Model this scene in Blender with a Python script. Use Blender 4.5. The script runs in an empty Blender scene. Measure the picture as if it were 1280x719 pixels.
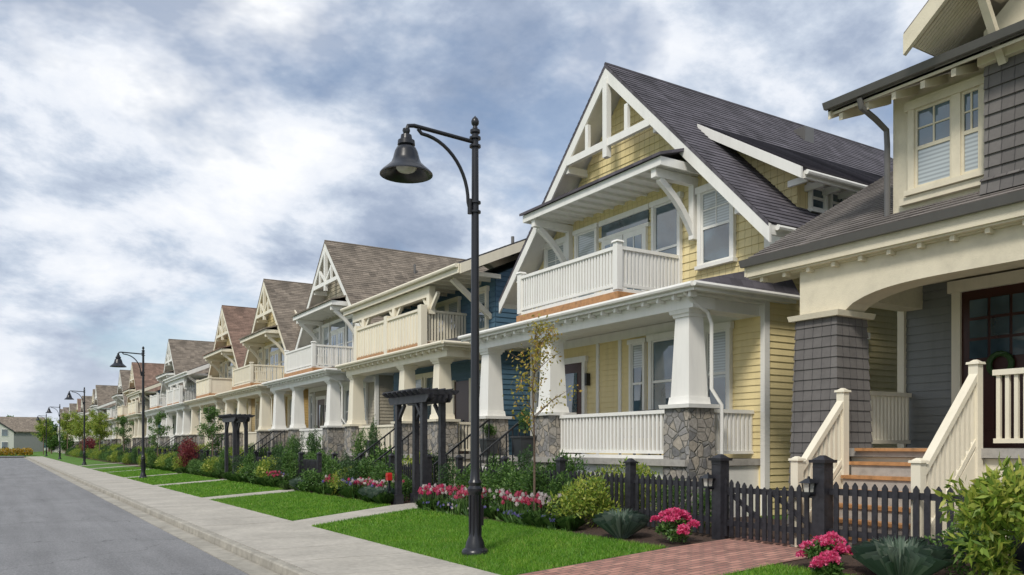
import bpy, math, random
import numpy as np
from mathutils import Vector
random.seed(7)
scene = bpy.context.scene
COL = scene.collection

# ---------------------------------------------------------------- materials
def new_mat(name):
    m = bpy.data.materials.new(name); m.use_nodes = True
    nt = m.node_tree; b = nt.nodes['Principled BSDF']
    return m, nt, b
def N(nt, t, **kw):
    n = nt.nodes.new(t)
    for k, v in kw.items(): setattr(n, k, v)
    return n
def rgb(c): return (c[0], c[1], c[2], 1)
def mixc(nt, fac, a, b, blend='MIX'):
    m = N(nt, 'ShaderNodeMix', data_type='RGBA', blend_type=blend)
    for sock, v in ((m.inputs[0], fac), (m.inputs[6], a), (m.inputs[7], b)):
        if hasattr(v, 'links'): nt.links.new(v, sock)
        elif isinstance(v, (int, float)): sock.default_value = v
        else: sock.default_value = rgb(v)
    return m.outputs[2]
def ramp(nt, fac, stops):
    r = N(nt, 'ShaderNodeValToRGB')
    e = r.color_ramp.elements
    while len(e) < len(stops): e.new(0.5)
    for i, (p, c) in enumerate(stops):
        e[i].position = p; e[i].color = rgb(c)
    nt.links.new(fac, r.inputs[0]); return r.outputs[0]
def noise(nt, scale, detail=4, rough=.6, coord='Object', dist=0, stretch=None):
    tc = N(nt, 'ShaderNodeTexCoord'); n = N(nt, 'ShaderNodeTexNoise')
    n.inputs['Scale'].default_value = scale; n.inputs['Detail'].default_value = detail
    n.inputs['Roughness'].default_value = rough; n.inputs['Distortion'].default_value = dist
    src = tc.outputs[coord]
    if stretch:
        mp = N(nt, 'ShaderNodeMapping'); mp.inputs['Scale'].default_value = stretch
        nt.links.new(src, mp.inputs[0]); src = mp.outputs[0]
    nt.links.new(src, n.inputs['Vector']); return n.outputs[0]
def bump(nt, b, h, strength=.3, dist=.01):
    n = N(nt, 'ShaderNodeBump'); n.inputs['Strength'].default_value = strength
    n.inputs['Distance'].default_value = dist
    nt.links.new(h, n.inputs['Height']); nt.links.new(n.outputs[0], b.inputs['Normal'])
def paint(name, c, rough=.55, var=.10, scale=6, metal=0, bmp=0, streak=False):
    m, nt, b = new_mat(name)
    n = noise(nt, scale, 4, .65, stretch=(1, 1, .18) if streak else None)
    lo = [x*(1-var*1.8) for x in c]; hi = [min(1, x*(1+var)) for x in c]
    cc = ramp(nt, n, [(.25, lo), (.5, c), (.75, hi)])
    nt.links.new(cc, b.inputs['Base Color'])
    b.inputs['Roughness'].default_value = rough; b.inputs['Metallic'].default_value = metal
    if bmp: bump(nt, b, noise(nt, 45, 3), bmp, .006)
    return m
def brickmat(name, c1, c2, mortar, w, hgt, ms, rough=.85, bstr=.6, bd=.01, offset=.5, nvar=.35, nscale=3):
    m, nt, b = new_mat(name)
    tc = N(nt, 'ShaderNodeTexCoord'); br = N(nt, 'ShaderNodeTexBrick')
    br.offset = offset
    br.inputs['Color1'].default_value = rgb(c1); br.inputs['Color2'].default_value = rgb(c2)
    br.inputs['Mortar'].default_value = rgb(mortar)
    br.inputs['Scale'].default_value = 1; br.inputs['Mortar Size'].default_value = ms
    br.inputs['Mortar Smooth'].default_value = .1
    br.inputs['Brick Width'].default_value = w; br.inputs['Row Height'].default_value = hgt
    nt.links.new(tc.outputs['UV'], br.inputs['Vector'])
    n = noise(nt, nscale, 6, .75)
    g = ramp(nt, n, [(.3, (1-nvar,)*3), (.7, (1+nvar*.3,)*3)])
    cc = mixc(nt, 1, br.outputs[0], g, 'MULTIPLY')
    nt.links.new(cc, b.inputs['Base Color']); b.inputs['Roughness'].default_value = rough
    inv = N(nt, 'ShaderNodeMath', operation='SUBTRACT'); inv.inputs[0].default_value = 1
    nt.links.new(br.outputs[1], inv.inputs[1])
    bump(nt, b, inv.outputs[0], bstr, bd)
    return m
def stonemat():
    m, nt, b = new_mat('fieldstone')
    tc = N(nt, 'ShaderNodeTexCoord')
    outs = []
    for f in ('F1', 'DISTANCE_TO_EDGE'):
        v = N(nt, 'ShaderNodeTexVoronoi', feature=f); v.inputs['Scale'].default_value = 5.8
        nt.links.new(tc.outputs['UV'], v.inputs['Vector']); outs.append(v)
    sp = N(nt, 'ShaderNodeSeparateColor'); nt.links.new(outs[0].outputs['Color'], sp.inputs[0])
    c = ramp(nt, sp.outputs[0], [(0, (.15, .15, .15)), (.3, (.32, .31, .30)), (.6, (.42, .37, .30)), (1, (.24, .24, .25))])
    e = ramp(nt, outs[1].outputs['Distance'], [(.01, (0, 0, 0)), (.06, (1, 1, 1))])
    c = mixc(nt, e, (.26, .25, .22), c)
    c = mixc(nt, 1, c, ramp(nt, noise(nt, 16, 6, .75), [(.3, (.55,)*3), (.7, (1.2,)*3)]), 'MULTIPLY')
    nt.links.new(c, b.inputs['Base Color']); b.inputs['Roughness'].default_value = .9
    bump(nt, b, e, .9, .03); return m
def groundmat(name, stops, scale, rough=.95, bs=.4, bscale=80, bd=.01, big=(.82, 1.08), bigs=.35, cracks=False):
    m, nt, b = new_mat(name)
    c = ramp(nt, noise(nt, scale, 6, .7), stops)
    bg_ = ramp(nt, noise(nt, bigs, 5, .65), [(.35, (big[0],)*3), (.65, (big[1],)*3)])
    c = mixc(nt, 1, c, bg_, 'MULTIPLY')
    if cracks:
        tc = N(nt, 'ShaderNodeTexCoord')
        n = N(nt, 'ShaderNodeTexNoise'); n.inputs['Scale'].default_value = 1.4; n.inputs['Detail'].default_value = 5
        nt.links.new(tc.outputs['Object'], n.inputs[0])
        av = N(nt, 'ShaderNodeVectorMath', operation='ADD'); nt.links.new(tc.outputs['Object'], av.inputs[0]); nt.links.new(n.outputs[1], av.inputs[1])
        v = N(nt, 'ShaderNodeTexVoronoi', feature='DISTANCE_TO_EDGE'); v.inputs['Scale'].default_value = .22
        nt.links.new(av.outputs[0], v.inputs['Vector'])
        c = mixc(nt, 1, c, ramp(nt, v.outputs['Distance'], [(.0, (.55,)*3), (.004, (1,)*3)]), 'MULTIPLY')
        st = ramp(nt, noise(nt, .9, 5, .7, stretch=(2.2, .12, 1)), [(.38, (.86,)*3), (.6, (1.03,)*3)])
        c = mixc(nt, 1, c, st, 'MULTIPLY')
    nt.links.new(c, b.inputs['Base Color']); b.inputs['Roughness'].default_value = rough
    bump(nt, b, noise(nt, bscale, 3), bs, bd); return m
def leafmat(name, stops, trans=.35, rough=.5, patch=None):
    m, nt, b = new_mat(name)
    g = N(nt, 'ShaderNodeNewGeometry')
    c = ramp(nt, g.outputs['Random Per Island'], stops)
    if patch:
        c = mixc(nt, 1, c, ramp(nt, noise(nt, patch, 4, .65), [(.32, (.78, .84, .8)), (.5, (1, 1, 1)), (.7, (1.22, 1.08, 1.05))]), 'MULTIPLY')
    nt.links.new(c, b.inputs['Base Color']); b.inputs['Roughness'].default_value = rough
    t = N(nt, 'ShaderNodeBsdfTranslucent'); nt.links.new(c, t.inputs[0])
    mx = N(nt, 'ShaderNodeMixShader'); mx.inputs[0].default_value = trans
    out = nt.nodes['Material Output']
    nt.links.new(b.outputs[0], mx.inputs[1]); nt.links.new(t.outputs[0], mx.inputs[2])
    nt.links.new(mx.outputs[0], out.inputs[0]); return m
def glassmat(name, c, stripes=False):
    m, nt, b = new_mat(name)
    if stripes:
        tc = N(nt, 'ShaderNodeTexCoord'); w = N(nt, 'ShaderNodeTexWave', bands_direction='Y')
        w.inputs['Scale'].default_value = 5.5
        nt.links.new(tc.outputs['UV'], w.inputs['Vector'])
        col = ramp(nt, w.outputs[1], [(.2, [x*.6 for x in c]), (.7, c)])
    else:
        col = ramp(nt, noise(nt, .9, 3), [(.35, [x*.4 for x in c]), (.7, [x*1.5 for x in c])])
    nt.links.new(col, b.inputs['Base Color'])
    b.inputs['Roughness'].default_value = .35 if stripes else .03
    b.inputs['IOR'].default_value = 1.9
    b.inputs['Coat Weight'].default_value = 1; b.inputs['Coat Roughness'].default_value = .02
    bump(nt, b, noise(nt, 1.5, 2), .06, .02)
    return m

M = {}
M['white'] = paint('white_trim_paint', (.80, .79, .75), .5, .05, 4, streak=True)
M['cream'] = paint('cream_trim_paint', (.78, .72, .58), .5, .05, 4, streak=True)
M['stucco'] = paint('cream_stucco', (.68, .62, .48), .9, .08, 3, bmp=.6)
M['yellow'] = paint('yellow_siding', (.80, .67, .36), .6, .06, 5, streak=True)
M['yellow_sh'] = brickmat('yellow_shingles', (.80, .68, .38), (.73, .61, .32), (.46, .37, .18), .17, 4.0, .005, .75, .5, .006, nvar=.1)
M['blue'] = paint('blue_siding', (.075, .15, .22), .6, .08)
M['grey'] = paint('grey_siding', (.21, .22, .22), .6, .06, streak=True)
M['greysh'] = brickmat('grey_shingles', (.175, .163, .155), (.135, .125, .12), (.07, .065, .065), .16, 4.0, .006, .85, .6, .006, nvar=.25)
M['sage'] = paint('sage_siding', (.30, .35, .26), .6, .08)
M['taupe'] = paint('taupe_siding', (.43, .39, .31), .6, .08)
M['ochre'] = paint('ochre_siding', (.62, .43, .17), .6, .08)
M['buff'] = paint('buff_siding', (.74, .61, .35), .6, .06)
M['pale'] = paint('pale_siding', (.62, .62, .58), .6, .06)
def roofm(n, c):
    return brickmat(n, [x*1.15 for x in c], [x*.6 for x in c], [x*.5 for x in c], .29, .145, .003, .95, .5, .008, nvar=.35, nscale=1.3)
M['roof_slate'] = roofm('slate_shingle_roof', (.125, .115, .135))
M['roof_dark'] = roofm('dark_shingle_roof', (.09, .09, .10))
M['roof_brown'] = roofm('brown_shingle_roof', (.29, .19, .145))
M['roof_taupe'] = roofm('taupe_shingle_roof', (.27, .225, .18))
M['roof_near'] = roofm('grey_shingle_roof', (.23, .205, .19))
M['glass'] = glassmat('window_glass', (.06, .11, .145))
M['blind'] = glassmat('window_blind', (.42, .47, .48), True)
M['stone'] = stonemat()
M['wood'] = paint('stained_wood', (.47, .24, .10), .5, .25, 9)
M['deck'] = paint('deck_grey', (.38, .36, .33), .7, .15, 9)
M['door'] = paint('door_paint', (.05, .015, .012), .3, .1)
M['black'] = paint('black_metal', (.014, .015, .019), .3, .1)
M['fence'] = paint('black_fence_paint', (.026, .026, .032), .45, .35, 12)
M['gutter'] = paint('dark_gutter', (.13, .125, .12), .4, .05)
M['red'] = paint('red_paint', (.42, .015, .012), .4, .08)
M['terra'] = paint('terracotta', (.42, .15, .07), .8, .15)
M['pot'] = paint('charcoal_pot', (.04, .045, .05), .4, .1)
M['lampglass'] = paint('frosted_glass', (.55, .54, .48), .15, .03)
M['bark'] = paint('bark', (.16, .11, .08), .9, .3, 30)
M['concrete'] = groundmat('sidewalk_concrete', [(.25, (.35, .325, .28)), (.75, (.54, .505, .44))], 9, .9, .25, big=(.80, 1.05), bigs=.8)
M['kerb'] = groundmat('kerb_concrete', [(.25, (.28, .26, .22)), (.75, (.47, .44, .37))], 6, .9, .3, big=(.7, 1.05), bigs=1.2)
M['asphalt'] = groundmat('asphalt', [(.3, (.13, .13, .135)), (.5, (.215, .215, .22)), (.72, (.34, .34, .34))], 38, .85, .8, 90, .01, big=(.86, 1.06), bigs=.28, cracks=True)
M['soil'] = groundmat('mulch', [(.25, (.03, .018, .012)), (.75, (.14, .085, .06))], 25, 1, 1, 60, .04)
M['turf'] = groundmat('turf', [(.3, (.05, .12, .010)), (.7, (.11, .24, .022))], 22, 1, .8, 60, .03)
M['brick'] = brickmat('brick_paving', (.52, .27, .21), (.33, .165, .135), (.15, .12, .10), .23, .115, .009, .9, .8, .008, nvar=.35)
M['grass'] = leafmat('grass_blades', [(0, (.07, .19, .012)), (.5, (.14, .34, .022)), (.92, (.25, .46, .05)), (1, (.42, .44, .14))], .4, patch=1.6)
M['leaf_green'] = leafmat('leaves_green', [(0, (.03, .08, .015)), (.5, (.08, .18, .035)), (1, (.17, .29, .07))])
M['leaf_dark'] = leafmat('leaves_dark', [(0, (.018, .05, .012)), (.6, (.045, .11, .03)), (1, (.09, .17, .05))])
M['leaf_lime'] = leafmat('leaves_lime', [(0, (.09, .17, .02)), (.5, (.23, .33, .04)), (1, (.46, .47, .09))])
M['leaf_gold'] = leafmat('leaves_gold', [(0, (.22, .22, .03)), (.5, (.42, .36, .06)), (1, (.45, .26, .06))])
M['leaf_red'] = leafmat('leaves_red', [(0, (.08, .012, .02)), (.6, (.20, .03, .04)), (1, (.30, .06, .05))])
M['leaf_orange'] = leafmat('leaves_orange', [(0, (.35, .20, .02)), (.6, (.55, .36, .04)), (1, (.25, .25, .03))])
M['leaf_blue'] = leafmat('blue_grass', [(0, (.13, .21, .15)), (.6, (.25, .35, .28)), (1, (.42, .50, .40))])
M['pink'] = leafmat('pink_petals', [(0, (.55, .03, .14)), (.6, (.78, .09, .25)), (1, (.85, .28, .45))])
M['petal_white'] = leafmat('white_petals', [(0, (.7, .6, .6)), (1, (.85, .8, .78))])
M['petal_rose'] = leafmat('rose_petals', [(0, (.55, .05, .12)), (1, (.75, .2, .3))])
M['petal_violet'] = leafmat('violet_petals', [(0, (.14, .14, .42)), (1, (.34, .30, .6))])

# ---------------------------------------------------------------- builder
def link(ob, parent=None):
    COL.objects.link(ob)
    if parent: ob.parent = parent
    return ob
def empty(name, loc=(0, 0, 0)):
    e = bpy.data.objects.new(name, None); e.location = loc; e.empty_display_size = .3
    COL.objects.link(e); return e
def mesh_uv(me):
    uv = me.uv_layers.new(name='UVMap')
    co = me.vertices
    for p in me.polygons:
        n = p.normal
        if abs(n.z) > .98: u = Vector((1, 0, 0)); v = Vector((0, 1, 0))
        else:
            u = Vector((0, 0, 1)).cross(n).normalized(); v = n.cross(u)
        for li in p.loop_indices:
            q = co[me.loops[li].vertex_index].co
            uv.data[li].uv = (q.dot(u), q.dot(v))
class B:
    def __init__(s, origin=(0, 0, 0)):
        s.p = {}; s.o = origin; s.meshes = None
    def part(s, key):
        return s.p.setdefault(key, ([], []))
    def poly(s, key, pts):
        V, F = s.part(key); i = len(V); V.extend(pts); F.append(tuple(range(i, i+len(pts))))
    def hexa(s, key, a, b):
        V, F = s.part(key); i = len(V); V.extend(a); V.extend(b)
        for f in ((3, 2, 1, 0), (4, 5, 6, 7), (0, 1, 5, 4), (1, 2, 6, 5), (2, 3, 7, 6), (3, 0, 4, 7)):
            F.append(tuple(i+k for k in f))
    def box(s, key, x0, x1, y0, y1, z0, z1):
        j = lambda: random.uniform(.0002, .0022)
        if x0 > x1: x0, x1 = x1, x0
        if y0 > y1: y0, y1 = y1, y0
        x0 -= j(); x1 += j(); y0 -= j(); y1 += j(); z0 -= j(); z1 += j()
        s.hexa(key, [(x0, y0, z0), (x1, y0, z0), (x1, y1, z0), (x0, y1, z0)],
               [(x0, y0, z1), (x1, y0, z1), (x1, y1, z1), (x0, y1, z1)])
    def taper(s, key, cx, cy, z0, z1, w0, w1, d0=None, d1=None):
        d0 = d0 or w0; d1 = d1 or w1
        f = lambda w, d, z: [(cx-w/2, cy-d/2, z), (cx+w/2, cy-d/2, z), (cx+w/2, cy+d/2, z), (cx-w/2, cy+d/2, z)]
        s.hexa(key, f(w0, d0, z0), f(w1, d1, z1))
    def prism(s, key, axis, pts, a, b):
        j = random.uniform(0, .002); a -= j; b += j
        if axis == 'x': A = [(a, p[0], p[1]) for p in pts]; C = [(b, p[0], p[1]) for p in pts]
        elif axis == 'y': A = [(p[0], a, p[1]) for p in pts]; C = [(p[0], b, p[1]) for p in pts]
        else: A = [(p[0], p[1], a) for p in pts]; C = [(p[0], p[1], b) for p in pts]
        V, F = s.part(key); i = len(V); n = len(pts); V.extend(A); V.extend(C)
        F.append(tuple(i+k for k in range(n))[::-1]); F.append(tuple(i+n+k for k in range(n)))
        for k in range(n): F.append((i+k, i+(k+1) % n, i+n+(k+1) % n, i+n+k))
    def slope(s, key, axis, low, high, a, b, pitch=.145, proud=.016):
        L = math.hypot(high[0]-low[0], high[1]-low[1]); d = ((high[0]-low[0])/L, (high[1]-low[1])/L)
        n = (-d[1], d[0]) if d[0] > 0 else (d[1], -d[0])
        P3 = lambda p, e: (e, p[0], p[1]) if axis == 'x' else (p[0], e, p[1])
        t = 0
        while t < L-.02:
            t1 = min(t+pitch, L); q = proud*random.uniform(.85, 1.15)
            p0 = (low[0]+d[0]*t, low[1]+d[1]*t); p1 = (low[0]+d[0]*t1, low[1]+d[1]*t1)
            u0 = (p0[0]+n[0]*q, p0[1]+n[1]*q); u1 = (p1[0]+n[0]*.003, p1[1]+n[1]*.003)
            s.poly(key, [P3(u0, a), P3(u0, b), P3(u1, b), P3(u1, a)])
            s.poly(key, [P3(p0, a), P3(p0, b), P3(u0, b), P3(u0, a)])
            t = t1
    def beam(s, key, p, q, w, h):
        p = Vector(p); q = Vector(q); d = (q-p).normalized()
        up = Vector((0, 0, 1)) if abs(d.z) < .95 else Vector((0, 1, 0))
        r = d.cross(up).normalized()*(w/2+random.uniform(0, .001)); u = r.cross(d).normalized()*(h/2+random.uniform(0, .001))
        f = lambda c: [tuple(c-r-u), tuple(c+r-u), tuple(c+r+u), tuple(c-r+u)]
        s.hexa(key, f(p), f(q))
    def tube(s, key, pts, r, n=10):
        V, F = s.part(key); rs = r if isinstance(r, (list, tuple)) else [r]*len(pts)
        pts = [Vector(p) for p in pts]; base = len(V)
        for k, p in enumerate(pts):
            d = (pts[min(k+1, len(pts)-1)]-pts[max(k-1, 0)]).normalized()
            up = Vector((0, 1, 0)) if abs(d.y) < .9 else Vector((1, 0, 0))
            a = d.cross(up).normalized(); c = a.cross(d)
            for t in range(n):
                an = 2*math.pi*t/n
                V.append(tuple(p+(a*math.cos(an)+c*math.sin(an))*rs[k]))
        for k in range(len(pts)-1):
            for t in range(n):
                F.append((base+k*n+t, base+k*n+(t+1) % n, base+(k+1)*n+(t+1) % n, base+(k+1)*n+t))
        F.append(tuple(base+t for t in range(n))); F.append(tuple(base+(len(pts)-1)*n+t for t in range(n)))
    def lathe(s, key, cx, cy, prof, n=28):
        V, F = s.part(key); base = len(V)
        for r, z in prof:
            for t in range(n):
                an = 2*math.pi*t/n; V.append((cx+r*math.cos(an), cy+r*math.sin(an), z))
        for k in range(len(prof)-1):
            for t in range(n):
                F.append((base+k*n+t, base+k*n+(t+1) % n, base+(k+1)*n+(t+1) % n, base+(k+1)*n+t))
    def build(s, name, mats, smooth=()):
        s.meshes = []
        for key, (V, F) in s.p.items():
            nm = key
            me = bpy.data.meshes.new(name+'_'+nm)
            o = s.o
            me.from_pydata([(v[0]-o[0], v[1]-o[1], v[2]-o[2]) for v in V], [], F)
            me.update(); mesh_uv(me)
            me.materials.append(mats[nm])
            if nm in smooth:
                me.shade_smooth()
                try: me.set_sharp_from_angle(angle=math.radians(35))
                except Exception: pass
            s.meshes.append((nm, me))
        return s
    def place(s, name, loc, rot=0, sc=None):
        if len(s.meshes) == 1:
            ob = bpy.data.objects.new(name, s.meshes[0][1]); ob.location = loc; ob.rotation_euler[2] = rot
            COL.objects.link(ob); return ob
        e = empty(name, loc); e.rotation_euler[2] = rot
        if sc: e.scale = sc
        for nm, me in s.meshes:
            link(bpy.data.objects.new(nm, me), e)
        return e

def pb(h, key, plane, c, a0, a1, d0, d1, z0, z1):
    if plane == 'x': h.box(key, c-d1, c-d0, a0, a1, z0, z1)
    else: h.box(key, a0, a1, c-d1, c-d0, z0, z1)
def courses(h, key, plane, c, a0, a1, z0, z1, pitch=.15, proud=.022, func=None):
    z = z0
    while z < z1-.01:
        zt = min(z+pitch, z1)
        l0, r0 = (a0, a1) if not func else func(z); l1, r1 = (a0, a1) if not func else func(zt)
        if r0-l0 < .05: break
        if r1 < l1: l1 = r1 = (l1+r1)/2
        def P(a, d, zz): return (c-d, a, zz) if plane == 'x' else (a, c-d, zz)
        q = [P(r0, proud, z), P(l0, proud, z), P(l1, .004, zt), P(r1, .004, zt)]
        u = [P(l0, 0, z+.001), P(l0, proud, z), P(r0, proud, z), P(r0, 0, z+.001)]
        if plane != 'x': q = q[::-1]; u = u[::-1]
        h.poly(key, q); h.poly(key, u)
        z += pitch
def window(h, plane, c, a0, a1, z0, z1, fr='trim', blind=.45, grid=0, fw=.1):
    pb(h, fr, plane, c, a0-fw, a0, 0, .085, z0-.02, z1)
    pb(h, fr, plane, c, a1, a1+fw, 0, .085, z0-.02, z1)
    pb(h, fr, plane, c, a0-fw-.04, a1+fw+.04, 0, .105, z1, z1+fw*1.4)
    pb(h, fr, plane, c, a0-fw-.03, a1+fw+.03, 0, .13, z0-.09, z0-.02)
    zm = (z0+z1)/2; s = .035
    pb(h, 'glass', plane, c, a0, a1, 0, .03, z0-.02, z1)
    if blind: pb(h, 'blind', plane, c, a0+s, a1-s, .031, .034, z1-(z1-z0)*blind, z1-s)
    for (p, q, r, t) in ((a0, a0+s, z0-.02, z1), (a1-s, a1, z0-.02, z1), (a0+s, a1-s, z1-s, z1), (a0+s, a1-s, z0-.02, z0+s), (a0+s, a1-s, zm-.025, zm+.025)):
        pb(h, fr, plane, c, p, q, .03, .055, r, t)
    if grid:
        for k in range(1, grid):
            a = a0+(a1-a0)*k/grid
            pb(h, fr, plane, c, a-.01, a+.01, .03, .045, zm, z1)
        pb(h, fr, plane, c, a0+s, a1-s, .03, .046, (zm+z1)/2-.01, (zm+z1)/2+.01)
def railing(h, key, p, q, z0, z1, sp=.115, w=.05, zp=None, zq=None):
    zp = 0 if zp is None else zp; zq = 0 if zq is None else zq
    L = math.hypot(q[0]-p[0], q[1]-p[1]); n = max(2, int(L/sp))
    h.beam(key, (p[0], p[1], zp+z1-.035), (q[0], q[1], zq+z1-.035), .11, .07)
    h.beam(key, (p[0], p[1], zp+z0+.03), (q[0], q[1], zq+z0+.03), .07, .06)
    for i in range(n):
        t = (i+.5)/n; x = p[0]+(q[0]-p[0])*t; y = p[1]+(q[1]-p[1])*t; b = zp+(zq-zp)*t
        h.box(key, x-w/2, x+w/2, y-w/2, y+w/2, b+z0+.03, b+z1-.05)

def porch(h, cols, steps, ymin=-4.05, ymax=4.05, zf=1.39, ze=4.54, railkey='trim', side=True):
    xf = -1.6
    h.box('deck', -2.0, 0, ymin+.1, ymax-.1, zf-.12, zf)
    h.box('trim', -1.86, -1.8, ymin+.15, ymax-.15, .15, zf-.13)
    h.box('trim', -1.8, 0, ymin+.15, ymin+.2, .15, zf-.13)
    h.box('trim', -1.88, -1.32, ymin+.02, ymax-.02, ze-.38, ze-.17)
    h.box('trim', -1.3, 0, ymin+.1, ymin+.5, ze-.38, ze-.17)
    h.box('trim', -2.0, 0, ymin-.03, ymax+.03, ze-.168, ze-.12)
    h.box('trim', -2.12, -2.07, ymin-.25, ymax+.25, ze-.13, ze+.0)
    h.box('trim', -2.07, 0.6, ymin-.26, ymin-.21, ze-.13, ze+.0)
    h.box('trim', -2.07, 0, ymin-.21, ymax+.21, ze-.115, ze-.06)
    h.box('trim', 0, .6, ymin-.21, ymin-.03, ze-.115, ze-.06)
    y = ymin-.1
    while y < ymax+.2:
        h.box('trim', -2.06, -1.90, y, y+.06, ze-.22, ze-.12); y += .42
    h.tube('gutter_white', [(-2.17, ymin-.26, ze-.03), (-2.17, ymax+.26, ze-.03)], .05, 8)
    h.tube('gutter_white', [(-2.17, ymin-.31, ze-.03), (.6, ymin-.31, ze-.03)], .05, 8)
    e = ymin-.28; f = ymax+.28; zt = ze+.55
    a = (-2.14, e, ze+.02); b = (-2.14, f, ze+.02); c = (.0, f-.3, zt); d = (.0, e+.3, zt)
    h.poly('roof', [a, d, c, b])
    h.poly('roof', [a, (.7, e, ze+.02), (.7, e+.3, zt), d]); h.poly('roof', [b, c, (.5, f, ze+.02)])
    for cy in cols:
        h.taper('stone', xf, cy, .1, 2.34, .72, .64)
        h.taper('trim', xf, cy, 2.34, 2.41, .78, .80)
        h.taper('trim', xf, cy, 2.41, 2.55, .56, .52)
        h.taper('trim', xf, cy, 2.55, ze-.51, .48, .36)
        h.taper('trim', xf, cy, ze-.51, ze-.45, .42, .44)
        h.taper('trim', xf, cy, ze-.45, ze-.38, .50, .54)
    for a0, a1 in zip(cols[:-1], cols[1:]):
        if a0 < steps < a1: continue
        railing(h, railkey, (xf, a0+.33), (xf, a1-.33), zf+.1, zf+.95)
        h.box('trim', xf-.07, xf+.07, a0+.33, a1-.33, zf, zf+.07)
    if side: railing(h, railkey, (xf+.33, cols[0]-.1), (0, cols[0]-.1), zf+.1, zf+.95)
    n = 6; rise = (zf-.28)/n
    for k in range(n):
        z = zf-rise*(k+1)
        h.box('deck', -2.02-.27*(k+1), -2.0, steps-.8, steps+.8, z-.04, z)
        h.box('trim', -2.0-.27*(k+1), -2.0, steps-.78, steps+.78, .1, z-.042)
    for s in (-.84, .84):
        p0 = (-2.0, steps+s); p1 = (-3.55, steps+s)
        h.beam('iron', (p0[0], p0[1], zf+.92), (p1[0], p1[1], .28+.9), .04, .04)
        for t in np.linspace(0, 1, 10):
            x = p0[0]+(p1[0]-p0[0])*t; zb = zf+(.28-zf)*t
            h.box('iron', x-.012, x+.012, p0[1]-.012, p0[1]+.012, zb-.1, zb+.9)
    h.box('iron', -.14, -.02, steps-.78, steps-.70, 3.15, 3.45)
    for cy in (cols[0]+1.3, cols[0]+2.6):
        h.box('iron', -.95, -.45, cy-.27, cy+.27, zf+.42, zf+.47)
        h.prism('iron', 'y', [(-.5, zf+.45), (-.44, zf+.45), (-.30, zf+1.05), (-.36, zf+1.05)], cy-.27, cy+.27)
        for xx in (-.93, -.5):
            for sy in (-.25, .22): h.box('iron', xx, xx+.03, cy+sy, cy+sy+.03, zf, zf+.62 if xx < -.8 else zf+.45)
        for sy in (-.27, .24): h.box('iron', -.96, -.4, cy+sy, cy+sy+.04, zf+.62, zf+.65)

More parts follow.
